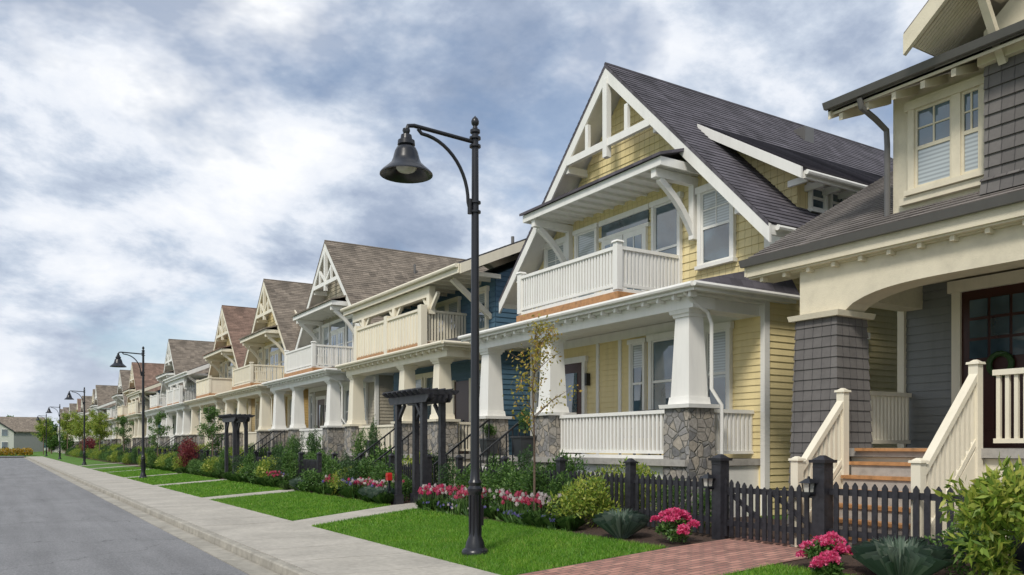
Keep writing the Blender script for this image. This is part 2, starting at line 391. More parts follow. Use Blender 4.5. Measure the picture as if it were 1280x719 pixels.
def typeA(variant='rail', dormer=True):
    h = B()
    r = lambda y: 10.2-abs(y)
    core = [(-4.05, .1), (4.05, .1), (4.05, 6.12), (0, 10.17), (-4.05, 6.12)]
    h.prism('siding', 'x', core, 0, 9.5)
    courses(h, 'siding', 'x', -.001, -4.05, 4.05, 1.4, 4.4, .13)
    courses(h, 'siding', 'y', -4.052, 0, 9.5, .3, 5.1, .13)
    courses(h, 'upper', 'y', -4.052, 0, 9.5, 5.1, 6.1, .17)
    courses(h, 'upper', 'x', -.001, -4.05, 4.05, 4.9, 10.1, .17,
            func=lambda z: (-min(4.05, max(0, 10.17-z)), min(4.05, max(0, 10.17-z))))
    for y in (-4.05, 4.05):
        h.box('trim', -.05, .09, y-.045, y+.06 if y < 0 else y+.045, .3, 4.45)
    x0, x1 = -.62, 9.9
    T = .09
    for s in (-1, 1):
        pts = [(s*4.72, 5.73), (0, 10.45), (0, 10.45-T), (s*4.72, 5.73-T)]
        h.prism('roof', 'x', pts, x0-.06, x1)
        h.slope('roof', 'x', (s*4.74, 5.71), (0, 10.45), x0-.065, x1+.005)
        pts = [(s*4.66, 5.79-T-.004), (0, 10.45-T-.004), (0, 10.45-T-.06), (s*4.66, 5.79-T-.06)]
        h.prism('trim', 'x', pts, x0, x1-.05)
        pts = [(s*4.74, 5.70-T*.2), (0, 10.44-T*.3), (0, 10.44-.38), (s*4.74, 5.70-.36)]
        h.prism('trim', 'x', pts, x0-.055, x0-.005)
        h.box('trim', x0, x1-.1, s*4.70-.02, s*4.70+.02, 5.50, 5.68)
        h.tube('gutter_white', [(x0+.1, s*4.79, 5.62), (x1, s*4.79, 5.62)], .055, 8)
        h.box('trim', -.02, 9.6, s*4.05-.03, s*4.05+.03, 5.95, 6.12)
    h.tube('roof', [(x0-.06, 0, 10.45), (x1, 0, 10.45)], .045, 6)
    h.prism('trim', 'x', [(-4.70, 5.46), (-4.05, 5.46), (-4.05, 6.2), (-4.70, 5.6)], -.02, .02)
    xt = x0-.03
    zt = 8.62
    h.box('trim', xt-.03, xt+.07, -(10.12-zt), (10.12-zt), zt-.08, zt+.08)
    h.box('trim', xt-.05, xt+.085, -.075, .075, zt-.32, 10.1)
    for y in (-.72, .72):
        h.box('trim', xt-.02, xt+.06, y-.055, y+.055, zt+.08, 10.0-abs(y))
    if variant != 'rail':
        for s in (-1, 1): h.beam('trim', (xt+.02, s*.05, zt+.1), (xt+.02, s*.75, 10.1-.85), .07, .1)
    for s in (-1, 1):
        for yy in (1.6, 3.9):
            h.box('trim', -.6, 0, s*yy-.06, s*yy+.06, r(yy)-.22, r(yy)-.04)
    cw = 2.5
    h.box('trim', -1.26, -1.21, -cw, cw+.1, 7.30, 7.47)
    h.box('trim', -1.21, 0, -cw, -cw+.05, 7.30, 7.47); h.box('trim', -1.21, 0, cw+.05, cw+.1, 7.30, 7.47)
    h.box('trim', -1.21, 0, -cw+.05, cw+.05, 7.39, 7.43)
    y = -cw+.2
    while y < cw:
        h.box('trim', -1.2, 0, y, y+.05, 7.33, 7.388); y += .4
    h.prism('roof', 'y', [(-1.33, 7.47), (0, 7.86), (0, 7.92), (-1.33, 7.53)], -cw-.06, cw+.16)
    for s in (-1, 1):
        y = s*(cw-.28)
        h.box('trim', -1.2, 0, y-.07, y+.07, 7.13, 7.298)
        h.box('trim', -.15, 0, y-.07, y+.07, 6.0, 7.128)
        prev = None
        for t in np.linspace(0, 1, 6):
            q = (-.10-.95*t+.06*math.sin(t*math.pi), y, 6.12+1.0*t+.07*math.sin(t*math.pi))
            if prev: h.beam('trim', prev, q, .11, .13)
            prev = q
    # balcony (sits on the porch roof)
    h.box('wood', -1.84, 0, -1.85, 1.99, 4.58, 4.80)
    h.box('trim', -1.80, 0, -1.81, 1.95, 4.80, 4.88)
    if variant == 'solid':
        h.box('trim', -1.80, -1.72, -1.80, 1.95, 4.88, 5.70); h.box('trim', -1.72, 0, -1.80, -1.72, 4.88, 5.7)
        h.box('trim', -1.86, -1.68, -1.86, 2.0, 5.70, 5.76); h.box('trim', -1.68, 0, -1.86, -1.68, 5.7, 5.76)
        for y in np.arange(-1.6, 1.9, .45): h.box('trim', -1.83, -1.8, y, y+.05, 4.9, 5.68)
    else:
        railing(h, 'trim', (-1.76, -1.70), (-1.76, 1.87), 4.92, 5.75, .10, .05)
        railing(h, 'trim', (-1.70, -1.76), (0, -1.76), 4.92, 5.75, .10, .05)
        railing(h, 'trim', (-1.70, 1.9), (0, 1.9), 4.92, 5.75, .13, .05)
    for y in (-1.76, 1.9):
        h.box('trim', -1.83, -1.69, y-.07, y+.07, 4.85, 5.82)
        h.taper('trim', -1.76, y, 5.82, 5.86, .2, .16)
    window(h, 'x', -.02, -3.25, -2.45, 5.42, 6.92, blind=.5, grid=2)
    window(h, 'x', -.02, 2.45, 3.25, 5.42, 6.92, blind=.5, grid=2)
    window(h, 'x', -.02, -1.75, -1.0, 5.0, 7.0, blind=.0, fw=.08)
    window(h, 'x', -.02, 1.15, 1.9, 5.0, 7.0, blind=.3, fw=.08)
    for a0, a1 in ((-.72, .06), (.10, .88)):
        h.box('trim', -.09, 0, a0, a1, 4.76, 6.62)
        h.box('glass', -.10, -.02, a0+.14, a1-.14, 5.0, 6.48)
        h.box('trim', -.112, -.09, a0+.14, a1-.14, 6.0, 6.03)
        h.box('trim', -.112, -.09, (a0+a1)/2-.012, (a0+a1)/2+.012, 5.0, 6.48)
    h.box('trim', -.10, 0, -.82, .98, 6.62, 6.70); h.box('glass', -.06, 0, -.76, .92, 6.70, 7.0)
    h.box('trim', -.10, 0, -.82, .98, 7.0, 7.12)
    window(h, 'x', -.02, -3.15, -2.60, 2.25, 4.0, blind=.55)
    window(h, 'x', -.02, -1.72, -.92, 2.15, 4.0, blind=0)
    window(h, 'x', -.02, -.62, -.22, 2.15, 4.0, blind=.3, fw=.07)
    for y in (-2.2, .25, 1.1, 3.3): h.box('trim', -.05, 0, y-.05, y+.05, 1.4, 4.15)
    h.box('trim', -.05, 0, -4.0, 4.0, 4.16, 4.36)
    h.box('trim', -.1, 0, 1.55, 1.67, 1.39, 3.75); h.box('trim', -.1, 0, 2.68, 2.8, 1.39, 3.75); h.box('trim', -.11, 0, 1.5, 2.85, 3.75, 3.9)
    h.box('door', -.07, 0, 1.67, 2.68, 1.4, 3.75)
    h.box('glass', -.085, -.01, 1.9, 2.45, 2.5, 3.5)
    window(h, 'x', -.02, 3.42, 3.75, 2.25, 4.0, blind=.2, fw=.06)
    window(h, 'y', -4.07, 2.2, 3.0, 2.2, 3.9, blind=.4); window(h, 'y', -4.07, 5.2, 6.2, 2.2, 3.9, blind=.4)
    if dormer:
        xa, xb = .95, 7.2
        h.prism('roof', 'x', [(-4.55, 6.98), (-1.85, 8.69), (-1.85, 8.60), (-4.55, 6.89)], xa-.5, xb)
        h.slope('roof', 'x', (-4.57, 6.968), (-1.85, 8.69), xa-.505, xb+.005)
        h.prism('trim', 'x', [(-4.51, 6.914), (-1.85, 8.596), (-1.85, 8.54), (-4.51, 6.85)], xa-.44, xb-.05)
        h.prism('trim', 'x', [(-4.58, 6.96), (-1.86, 8.67), (-1.86, 8.46), (-4.58, 6.74)], xa-.56, xa-.505)
        h.box('trim', xa-.44, xb, -4.58, -4.53, 6.76, 6.90)
        h.tube('gutter_white', [(xa-.45, -4.63, 6.86), (xb, -4.63, 6.86)], .05, 8)
        h.prism('upper', 'x', [(-4.06, 6.0), (-4.06, 7.13), (-2.0, 8.45), (-1.8, 8.4)], xa, xb-.2)
        courses(h, 'upper', 'x', xa-.001, -4.06, -2, 6.3, 8.3, .17, func=lambda z: (max(-4.06, -4.06+(z-7.13)/.64), -(10.17-z)))
        x = xa+.35
        while x < xb-1:
            window(h, 'y', -4.07, x, x+.42, 6.42, 6.85, blind=0, fw=.05); x += .62
        y = xa-.3
        while y < xb-.2:
            h.box('trim', y, y+.06, -4.5, -4.06, 6.74, 6.86); y += .5
    for k in range(2): h.lathe('vent', 3.0+k*2.2, -1.2 if not dormer else 1.2, [(.05, 8.8), (.05, 9.65), (.0, 9.66)], 10)
    h.box('vent', 5.2, 5.55, -.9, -.55, 9.4, 9.95)
    porch(h, [-3.65, .8, 3.6], 2.2)
    h.tube('gutter_white', [(-2.1, -4.0, 4.45), (-1.9, -4.02, 4.28), (-1.48, -4.0, 4.1), (-1.38, -4.0, 3.9), (-1.38, -4.0, 2.7), (-1.2, -4.08, 2.4), (-1.2, -4.08, .4)], .035, 8)
    h.tube('gutter_white', [(.4, -4.75, 5.6), (.4, -4.5, 5.45), (.4, -4.15, 5.25), (.4, -4.13, 5.0)], .035, 8)
    return h

def typeB(solid=True):
    h = B()
    ye = 3.95
    h.box('siding', 0, 9, -ye, ye, .1, 4.6)
    h.box('siding', -.3, 9, -ye, ye, 4.6, 6.6)
    h.prism('siding', 'y', [(-.3, 6.6), (9, 6.6), (4.2, 8.75)], -ye+.01, ye-.01)
    courses(h, 'siding', 'x', -.001, -ye, ye, 1.4, 4.3, .13)
    courses(h, 'siding', 'x', -.301, -ye, ye, 4.95, 6.6, .15)
    courses(h, 'siding', 'y', -ye-.002, -.3, 9, .3, 6.6, .15)
    courses(h, 'siding', 'y', -ye-.002, -.3, 9, 6.6, 8.7, .15, func=lambda z: (-.3+(z-6.6)/.478, 9-(z-6.6)/.448))
    for (xa, za, xb, zb) in ((-1.75, 6.62, 4.2, 9.18), (10.1, 6.62, 4.2, 9.18)):
        h.prism('roof', 'y', [(xa, za), (xb, zb), (xb, zb+.09), (xa, za+.09)], -ye-.5, ye+.5)
        h.slope('roof', 'y', (xa, za+.09), (xb, zb+.09), -ye-.505, ye+.505)
        h.prism('trim', 'y', [(xa, za-.07), (xb, zb-.07), (xb, zb-.005), (xa, za-.005)], -ye-.45, ye+.45)
        for y in (-ye-.56, ye+.51):
            h.prism('trim', 'y', [(xa, za-.22), (xb, zb-.22), (xb, zb+.06), (xa, za+.06)], y, y+.05)
    h.box('trim', -1.80, -1.76, -ye-.5, ye+.5, 6.42, 6.68)
    h.tube('gutter_white', [(-1.86, -ye-.5, 6.62), (-1.86, ye+.5, 6.62)], .06, 8)
    y = -ye-.3
    while y < ye+.4:
        h.box('trim', -1.75, -.3, y, y+.07, 6.45, 6.57); y += .55
    h.box('trim', -1.62, -1.42, -2.3, ye, 6.12, 6.44)
    for y in (-2.2, .35, 3.0):
        h.box('trim', -1.62, -1.42, y-.1, y+.1, 5.6, 6.12)
        h.beam('trim', (-1.52, y+.05, 5.75), (-1.52, y+.5, 6.18), .1, .1); h.beam('trim', (-1.52, y-.05, 5.75), (-1.52, y-.5, 6.18), .1, .1)
    h.beam('trim', (-.3, -3.7, 5.4), (-1.6, -3.7, 6.4), .12, .14); h.beam('trim', (-.3, 3.7, 5.4), (-1.6, 3.7, 6.4), .12, .14)
    h.box('wood', -1.88, -.3, -2.3, 3.1, 4.56, 4.72)
    if solid:
        h.box('trim', -1.82, -1.74, -2.25, 3.05, 4.72, 5.68)
        for y in np.arange(-2.1, 3.0, .22): h.box('trim', -1.845, -1.82, y, y+.12, 4.76, 5.62)
        h.box('trim', -1.88, -1.68, -2.3, 3.1, 5.68, 5.75)
    else: railing(h, 'trim', (-1.78, -2.2), (-1.78, 3.0), 4.75, 5.72)
    railing(h, 'trim', (-1.74, -2.2), (-.3, -2.2), 4.75, 5.72, .1); railing(h, 'trim', (-1.74, 3.0), (-.3, 3.0), 4.75, 5.72, .1)
    for y in (-2.2, .35, 3.0): h.box('trim', -1.90, -1.70, y-.12, y+.12, 4.6, 5.85)
    for a0 in (-1.8, -.95, .1, .95, 1.8):
        window(h, 'x', -.32, a0, a0+.7, 4.85, 6.2, blind=.25, fw=.07)
    window(h, 'x', -.32, -3.5, -2.9, 5.1, 6.2, blind=.3)
    window(h, 'y', -ye-.02, 1.5, 2.4, 5.0, 6.2, blind=.4); window(h, 'y', -ye-.02, 4.5, 5.4, 2.2, 3.7, blind=.4)
    window(h, 'x', -.02, -3.2, -2.5, 2.2, 4.0, blind=.4); window(h, 'x', -.02, .2, 1.1, 2.1, 4.0, blind=0); window(h, 'x', -.02, 1.4, 2.3, 2.1, 4.0, blind=.4)
    h.box('trim', -.1, 0, -2.15, -2.0, 1.39, 3.75); h.box('trim', -.1, 0, -1.0, -.85, 1.39, 3.75); h.box('door', -.06, 0, -2.0, -1.0, 1.39, 3.7)
    h.lathe('vent', 3.4, 1.0, [(.06, 8.6), (.06, 9.3), (0, 9.31)], 10)
    porch(h, [-3.1, -.7, 3.65], -1.9, ymin=-3.95, ymax=3.95)
    return h

def mats(siding, upper, trim, roof):
    return dict(siding=M[siding], upper=M[upper], trim=M[trim], roof=M[roof], glass=M['glass'], blind=M['blind'], stone=M['stone'],
                wood=M['wood'], deck=M['deck'], door=M['door'], iron=M['black'], gutter_white=M[trim], vent=M['gutter'])
SM = ('gutter_white',)
X0 = 12.5
A1 = typeA('rail').build('yellow_house', mats('yellow', 'yellow_sh', 'white', 'roof_slate'), SM)
A1.place('craftsman_house', (X0, 14.8, 0))
B1 = typeB().build('blue_house', mats('blue', 'blue', 'cream', 'roof_dark'), SM)
B1.place('craftsman_house', (X0, 24.3, 0))
A2 = typeA('rail2', dormer=False).build('taupe_house', mats('taupe', 'taupe', 'white', 'roof_taupe'), SM)
A2.place('craftsman_house', (X0, 34.0, 0))
A3 = typeA('solid2').build('ochre_house', mats('ochre', 'buff', 'cream', 'roof_taupe'), SM)
A3.place('craftsman_house', (X0, 43.6, 0))
A4 = typeA('solid', dormer=False).build('buff_house', mats('buff', 'buff', 'cream', 'roof_brown'), SM)
A4.place('craftsman_house', (X0, 53.2, 0))
B2 = typeB(False).build('pale_house', mats('pale', 'pale', 'white', 'roof_dark'), SM)
B2.place('craftsman_house', (X0, 62.8, 0))
A5 = typeA('rail2', dormer=False).build('sage_house', mats('sage', 'sage', 'white', 'roof_taupe'), SM)
A5.place('craftsman_house', (X0, 72.4, 0))
seq = [B1, A4, A5, B2, A2, A3, B2, A5, A4, B1, A2, B2, A5, A3]
y = 84.5
for k, s in enumerate(seq):
    s.place('craftsman_house', (X0+(0 if k < 5 else .5), y, 0)); y += 10.2 if k != 2 else 18

# ---------------------------------------------------------------- near house (right edge)
def near_house():
    h = B(origin=(12.5, 5, 0))
    h.box('siding', 13.37, 21, -2, 8.45, .1, 4.6)
    courses(h, 'siding', 'x', 13.36, -2, 8.45, 1.6, 4.5, .14)
    h.box('trim', 13.28, 13.40, 8.38, 8.50, 1.6, 4.4)
    h.box('deck', 10.72, 13.36, 0, 8.45, 1.49, 1.61)
    h.box('trim', 10.8, 10.86, 0, 8.4, .1, 1.48)
    h.box('trim', 10.86, 13.3, 8.34, 8.4, .1, 1.48)
    h.box('stucco', 10.6, 13.36, -1, 8.6, 4.38, 4.44)
    def arch(a, b, zb, rise, n=24):
        return [(a+(b-a)*i/n, zb+rise*(1-abs(2*i/n-1)**4.5)**(1/1.3)) for i in range(n+1)]
    pts = [(8.47, 3.62), (8.47, 4.40), (.5, 4.40), (.5, 3.62)]+arch(3.2, 7.72, 3.62, .32)
    h.prism('stucco', 'x', pts, 10.66, 11.1)
    h.box('stucco', 11.1, 13.36, 8.08, 8.44, 3.98, 4.40)
    z = .1
    while z < 3.56:
        t = z/3.6; w = .93-.20*t
        h.taper('shingle', 10.9, 8.08, z, z+.165, w+.022, w-.018); z += .16
    h.taper('stucco', 10.9, 8.08, 3.58, 3.66, .88, .92)
    z = .1
    while z < 3.56:
        t = z/3.6; w = .93-.20*t
        h.taper('shingle', 10.9, 2.75, z, z+.165, w+.022, w-.018); z += .16
    sl = .54
    x1 = 15.5; za = 4.60
    zt = za+sl*(x1-10.45)
    h.prism('roof', 'y', [(10.45, za), (x1, zt), (x1, zt+.1), (10.45, za+.1)], -3, 9.42)
    h.slope('roof', 'y', (10.43, za+.09), (x1, zt+.1), -3, 9.425, .15, .02)
    h.prism('roof', 'y', [(x1, zt), (21, za+.4), (21, za+.5), (x1, zt+.1)], -3, 9.42)
    h.prism('stucco', 'y', [(10.5, za-.06), (x1, zt-.06), (x1, zt-.004), (10.5, za-.004)], -3, 9.36)
    h.prism('stucco', 'y', [(10.45, za-.16), (x1, zt-.2), (x1, zt+.07), (10.45, za+.07)], 9.37, 9.41)
    h.prism('siding', 'y', [(11.0, 4.4), (20.5, 4.4), (20.5, 5.0), (x1, zt-.1), (11.0, za+.1)], 8.3, 8.42)
    h.box('stucco', 10.46, 10.50, -3, 9.38, za-.17, za+.06)
    h.box('stucco', 10.50, 11.1, -3, 9.36, za-.20, za-.165)
    h.prism('gutter', 'y', [(10.34, za+.10), (10.44, za+.10), (10.44, za-.01), (10.38, za-.01)], -3, 9.44)
    yy = 9.1
    while yy > 0:
        h.box('stucco', 10.54, 10.66, yy, yy+.06, za-.27, za-.2); yy -= .45
    h.box('stucco', 11.07, 19, .5, 7.15, 4.7, 6.75)
    for a0, a1 in ((6.24, 6.78), (5.86, 6.12)):
        window(h, 'x', 11.065, a0, a1, 5.30, 6.42, fr='stucco', blind=.0, grid=2, fw=.09)
        h.box('blind', 11.028, 11.031, a0+.04, a1-.04, 5.34, 5.85)
    h.box('stucco', 10.98, 11.06, 5.70, 7.0, 5.10, 5.20)
    h.prism('roof', 'y', [(10.45, 6.62), (14.5, 8.4), (14.5, 8.5), (10.45, 6.72)], 2, 7.80)
    h.slope('roof', 'y', (10.45, 6.72), (14.5, 8.5), 2, 7.805)
    h.prism('stucco', 'y', [(10.5, 6.57), (14.5, 8.34), (14.5, 8.39), (10.5, 6.61)], 2, 7.76)
    h.prism('stucco', 'y', [(10.45, 6.5), (14.5, 8.25), (14.5, 8.46), (10.45, 6.70)], 7.76, 7.795)
    h.prism('stucco', 'y', [(11.1, 6.7), (16, 6.7), (16, 9), (14.5, 8.3)], 2, 7.14)
    h.prism('gutter', 'y', [(10.34, 6.73), (10.44, 6.73), (10.44, 6.64), (10.38, 6.64)], 2, 7.82)
    yy = 7.6
    while yy > 5.9:
        h.prism('stucco', 'y', [(10.52, 6.46), (11.07, 6.66), (11.07, 6.78), (10.52, 6.56)], yy, yy+.06); yy -= .42
    h.tube('gutter', [(10.42, 7.25, 6.62), (10.46, 7.25, 6.5), (10.75, 7.22, 6.38), (10.98, 7.2, 6.26), (11.0, 7.2, 6.05), (11.0, 7.2, 4.98)], .042, 10)
    h.box('shingle', 10.8, 12.5, .5, 5.68, 4.5, 6.72)
    courses(h, 'shingle', 'x', 10.80, .5, 5.70, 4.72, 6.55, .17, .03)
    courses(h, 'shingle', 'x', 10.77, .5, 5.73, 4.72, 5.1, .17, .04)
    h.box('stucco', 10.70, 10.8, .5, 5.74, 6.55, 6.68)
    h.prism('stucco', 'x', [(.5, 6.68), (5.7, 6.68), (5.7, 7.0), (3.1, 9.2), (.5, 7.0)], 10.78, 12.5)
    for s, yt in ((1, 6.30), (-1, -.1)):
        yr = 3.1; zr = 9.55
        h.prism('roof', 'x', [(yt, 6.93), (yr, zr), (yr, zr+.1), (yt, 7.03)], 9.98, 14)
        h.prism('stucco', 'x', [(yt-.03*s, 6.87), (yr, zr-.06), (yr, zr-.005), (yt-.03*s, 6.925)], 10.03, 14)
        h.prism('stucco', 'x', [(yt, 6.74), (yr, zr-.16), (yr, zr+.07), (yt, 7.0)], 9.97, 10.03)
    for k in range(12):
        xx = 10.10+k*.06
        h.prism('stucco', 'x', [(6.22, 6.845), (3.1, 9.42), (3.1, 9.48), (6.22, 6.90)], xx, xx+.045)
    h.beam('stucco', (10.78, 5.45, 6.5), (10.2, 5.45, 7.30), .09, .09)
    h.box('stucco', 10.05, 10.8, 5.40, 5.50, 7.28, 7.40)
    h.box('trim', 13.24, 13.36, 7.38, 7.52, 1.61, 4.15); h.box('trim', 13.24, 13.36, 6.0, 6.12, 1.61, 4.15)
    h.box('trim', 13.22, 13.36, 5.95, 7.58, 4.15, 4.34)
    h.box('door', 13.29, 13.36, 6.12, 7.38, 1.61, 4.15)
    for i in range(3):
        for j in range(3):
            h.box('glass', 13.27, 13.30, 6.3+i*.33, 6.58+i*.33, 3.05+j*.33, 3.33+j*.33)
    h.box('door', 13.265, 13.30, 6.3, 6.7, 1.9, 2.8); h.box('door', 13.265, 13.30, 6.85, 7.25, 1.9, 2.8)
    h.tube('wreath', [(13.24, 6.75+.17*math.cos(a), 2.92+.17*math.sin(a)) for a in np.linspace(0, 6.28, 16)], .045, 6)
    railing(h, 'rail', (11.3, 8.3), (13.3, 8.3), 1.68, 2.55, .1, .04)
    railing(h, 'rail', (10.85, 5.6), (10.85, 3.2), 1.68, 2.62, .105, .045)
    n = 7; rise = (1.61-.25)/n
    for k in range(n):
        z = 1.61-rise*(k+1)
        xk = 10.72-.19*(k+1)
        h.box('wood', xk-.03, xk+.2, 5.84, 7.48, z-.045, z)
        h.box('riser', xk, xk+.19, 5.86, 7.46, .1, z-.047)
    h.box('wood', 10.66, 10.75, 5.84, 7.5, 1.57, 1.612)
    for ys, xe in ((7.54, 10.42), (5.76, 10.68)):
        zt_ = .30+1.28*(xe-9.45)/(10.68-9.45)
        h.prism('rail', 'y', [(9.42, .2), (9.42, .42), (xe+.05, zt_+.08), (xe+.05, zt_-.26), (9.7, .2)], ys-.03, ys+.03)
        railing(h, 'rail', (9.45, ys), (xe, ys), .12, 1.02, .105, .045, .30, zt_)
        for xx, zz, zb in ((9.43, 1.44, .2), (xe+.02, zt_+1.12, .9)):
            h.box('rail', xx-.06, xx+.06, ys-.06, ys+.06, zb, zz)
            h.taper('rail', xx, ys, zz, zz+.03, .17, .16); h.taper('rail', xx, ys, zz+.03, zz+.06, .12, .04)
    return h
mm = mats('grey', 'grey', 'cream', 'roof_near')
mm.update(shingle=M['greysh'], stucco=M['stucco'], gutter=M['gutter'], rail=M['cream'], riser=M['deck'], wreath=M['leaf_dark'])
near_house().build('near_house', mm, ('gutter',)).place('craftsman_house', (12.5, 5, 0))

# ---------------------------------------------------------------- ground, road, walks
def sheet(name, pts, mat):
    me = bpy.data.meshes.new(name); me.from_pydata(pts, [], [tuple(range(len(pts)))]); me.update(); mesh_uv(me)
    me.materials.append(mat); ob = bpy.data.objects.new(name, me); COL.objects.link(ob); return ob
def gz(x):
    P = [(-600, -.03), (5.4, -.02), (8.2, .17), (9.3, .22), (10.5, .28), (600, .28)]
    for a, b in zip(P[:-1], P[1:]):
        if a[0] <= x <= b[0]: return a[1]+(b[1]-a[1])*(x-a[0])/(b[0]-a[0])
prof = [(-900, -.03), (-6.6, -.03), (-6.59, -.17), (3.3, -.17), (3.31, -.04), (5.4, -.02), (6.8, .075), (8.2, .17), (9.3, .22), (10.5, .28), (900, .28)]
ys = [-80, 0, 40, 80, 150, 1500]
V = [(x, y, z) for y in ys for x, z in prof]; n = len(prof)
F = [(j*n+i, j*n+i+1, (j+1)*n+i+1, (j+1)*n+i) for j in range(len(ys)-1) for i in range(n-1)]
me = bpy.data.meshes.new('ground'); me.from_pydata(V, [], F); me.update(); mesh_uv(me); me.materials.append(M['turf'])
COL.objects.link(bpy.data.objects.new('ground', me))
sheet('road', [(-4.6, -80, -.14), (3.0, -80, -.14), (3.0, 150, -.14), (-4.6, 150, -.14)], M['asphalt'])
sheet('cross_road', [(-300, 141, -.02), (3.2, 141, -.02), (3.2, 150, -.02), (-300, 150, -.02)], M['asphalt'])
sheet('grass_verge', [(-300, 150.3, .03), (5, 150.3, .03), (5, 400, .03), (-300, 400, .03)], M['turf'])
g = B()
for yk in np.arange(-20, 141, 3.0):
    g.box('gutter', 2.92, 3.26, yk, yk+2.985, -.2, -.128)
    g.prism('kerb', 'y', [(3.27, -.2), (3.42, -.2), (3.42, .0), (3.31, .0), (3.285, -.02)], yk, yk+2.985)
    g.box('gutter', -4.95, -4.55, yk, yk+2.985, -.2, -.128)
    g.box('kerb', -5.12, -4.96, yk, yk+2.985, -.2, .0)
g.build('kerb', dict(gutter=M['kerb'], kerb=M['kerb'])).place('kerb', (0, 0, 0))
for xa, xb in ((3.432, 5.4), (-6.9, -5.13)):
    g = B()
    for yk in np.arange(-20, 141, 1.5):
        g.box('slab', xa, xb, yk, yk+1.482, -.12, .002+random.uniform(-.002, .002))
    g.build('sidewalk', dict(slab=M['concrete'])).place('sidewalk', (0, 0, 0))
LOTS = [14.8, 24.3, 34.0, 43.6, 53.2, 62.8, 72.4]
def strip(name, y0, y1, xs, mat, dz, skew=None):
    V = []; F = []
    for x in xs:
        s = skew(x) if skew else 0
        V += [(x, y0+s, gz(x)+dz), (x, y1+s, gz(x)+dz)]
    for i in range(len(xs)-1): F.append((2*i, 2*i+2, 2*i+3, 2*i+1))
    me = bpy.data.meshes.new(name); me.from_pydata(V, [], F); me.update(); mesh_uv(me); me.materials.append(mat)
    COL.objects.link(bpy.data.objects.new(name, me))
strip('flower_bed', -10, 140, [8.1, 8.2, 9.3, 10.5, 12.2], M['soil'], .006)
strip('brick_path', 6.85, 8.75, [5.405, 7, 8.2, 9.3, 9.75], M['brick'], .016)
SK = lambda x: min(1.0, (x-5.4)*.32)
strip('garden_path', 16.4, 17.7, [5.405, 8.2, 8.6, 9.3, 10.4], M['concrete'], .014, SK)
PATHS = [(c+1.6, c+2.9) for c in LOTS[1:]]
for a, b in PATHS: strip('garden_path', a, b, [5.405, 8.2, 9.3, 10.4], M['concrete'], .014)

# ---------------------------------------------------------------- foliage helpers
rng = np.random.default_rng(11)
def quadmesh(name, V, k, mat):
    n = len(V)//k
    me = bpy.data.meshes.new(name)
    me.vertices.add(len(V)); me.vertices.foreach_set('co', np.asarray(V, dtype=np.float32).ravel())
    me.loops.add(len(V)); me.loops.foreach_set('vertex_index', np.arange(len(V), dtype=np.int32))
    me.polygons.add(n); me.polygons.foreach_set('loop_start', np.arange(0, n*k, k, dtype=np.int32))
    try: me.polygons.foreach_set('loop_total', np.full(n, k, dtype=np.int32))
    except Exception: pass
    me.update(calc_edges=True); me.validate(); me.materials.append(mat); return me
def leafquads(P, L, W, up=.3, out=None):
    n = len(P)
    d = rng.normal(size=(n, 3)); d[:, 2] += up
    if out is not None: d += out
    d /= np.linalg.norm(d, axis=1)[:, None]
    s = np.cross(d, rng.normal(size=(n, 3))); s /= np.linalg.norm(s, axis=1)[:, None]
    l = L*rng.uniform(.6, 1.3, (n, 1)); w = W*rng.uniform(.7, 1.2, (n, 1))
    V = np.stack([P, P+d*l*.45+s*w*.5, P+d*l, P+d*l*.45-s*w*.5], 1)
    return V.reshape(-1, 3)
def clump_pts(rx, ry, rz, n, k=12, cl=.38):
    C = rng.normal(size=(k, 3)); C /= np.linalg.norm(C, axis=1)[:, None]
    C *= rng.uniform(.35, .72, (k, 1))
    idx = rng.integers(0, k, n)
    q = rng.normal(size=(n, 3)); q /= np.linalg.norm(q, axis=1)[:, None]
    rr = cl*rng.uniform(.7, 1.15, k)[idx][:, None]*rng.uniform(.55, 1.05, (n, 1))
    P = C[idx]+q*rr
    P *= np.array([rx, ry, rz]); P[:, 2] += rz*.95
    P[:, 2] = np.abs(P[:, 2])
    return P, q
def shrub_mesh(name, rx, rz, n, L, W, mat, k=12, cl=.42, up=.3):
    P, q = clump_pts(rx, rx, rz, n, k, cl)
    return quadmesh(name, leafquads(P, L, W, up, q*.9), 4, M[mat])
def tuft_mesh(name, r, hgt, n, mat, w=.008, droop=.6):
    a = rng.uniform(0, 2*np.pi, n); t = rng.uniform(.1, 1, n)
    b = np.stack([np.cos(a)*.06, np.sin(a)*.06, np.zeros(n)], 1)*r/.3
    o = np.stack([np.cos(a), np.sin(a), np.zeros(n)], 1)
    side = np.stack([-np.sin(a), np.cos(a), np.zeros(n)], 1)*w
    h1 = hgt*rng.uniform(.7, 1.1, n)
    mid = b+o*(r*.45*t)[:, None]; mid[:, 2] = h1*.75
    tip = b+o*(r*t*1.05)[:, None]; tip[:, 2] = h1*(1-droop*t*.75)
    V = np.stack([b-side, b+side, mid+side, tip, mid-side], 1).reshape(-1, 3)
    return quadmesh(name, V, 5, M[mat])
def put(name, me, x, y, s=1, sz=None, z=None, rot=None):
    ob = bpy.data.objects.new(name, me)
    ob.location = (x, y, (gz(x) if z is None else z)-.01)
    ob.rotation_euler[2] = random.uniform(0, 6.28) if rot is None else rot
    ob.scale = (s, s, sz if sz else s); COL.objects.link(ob); return ob

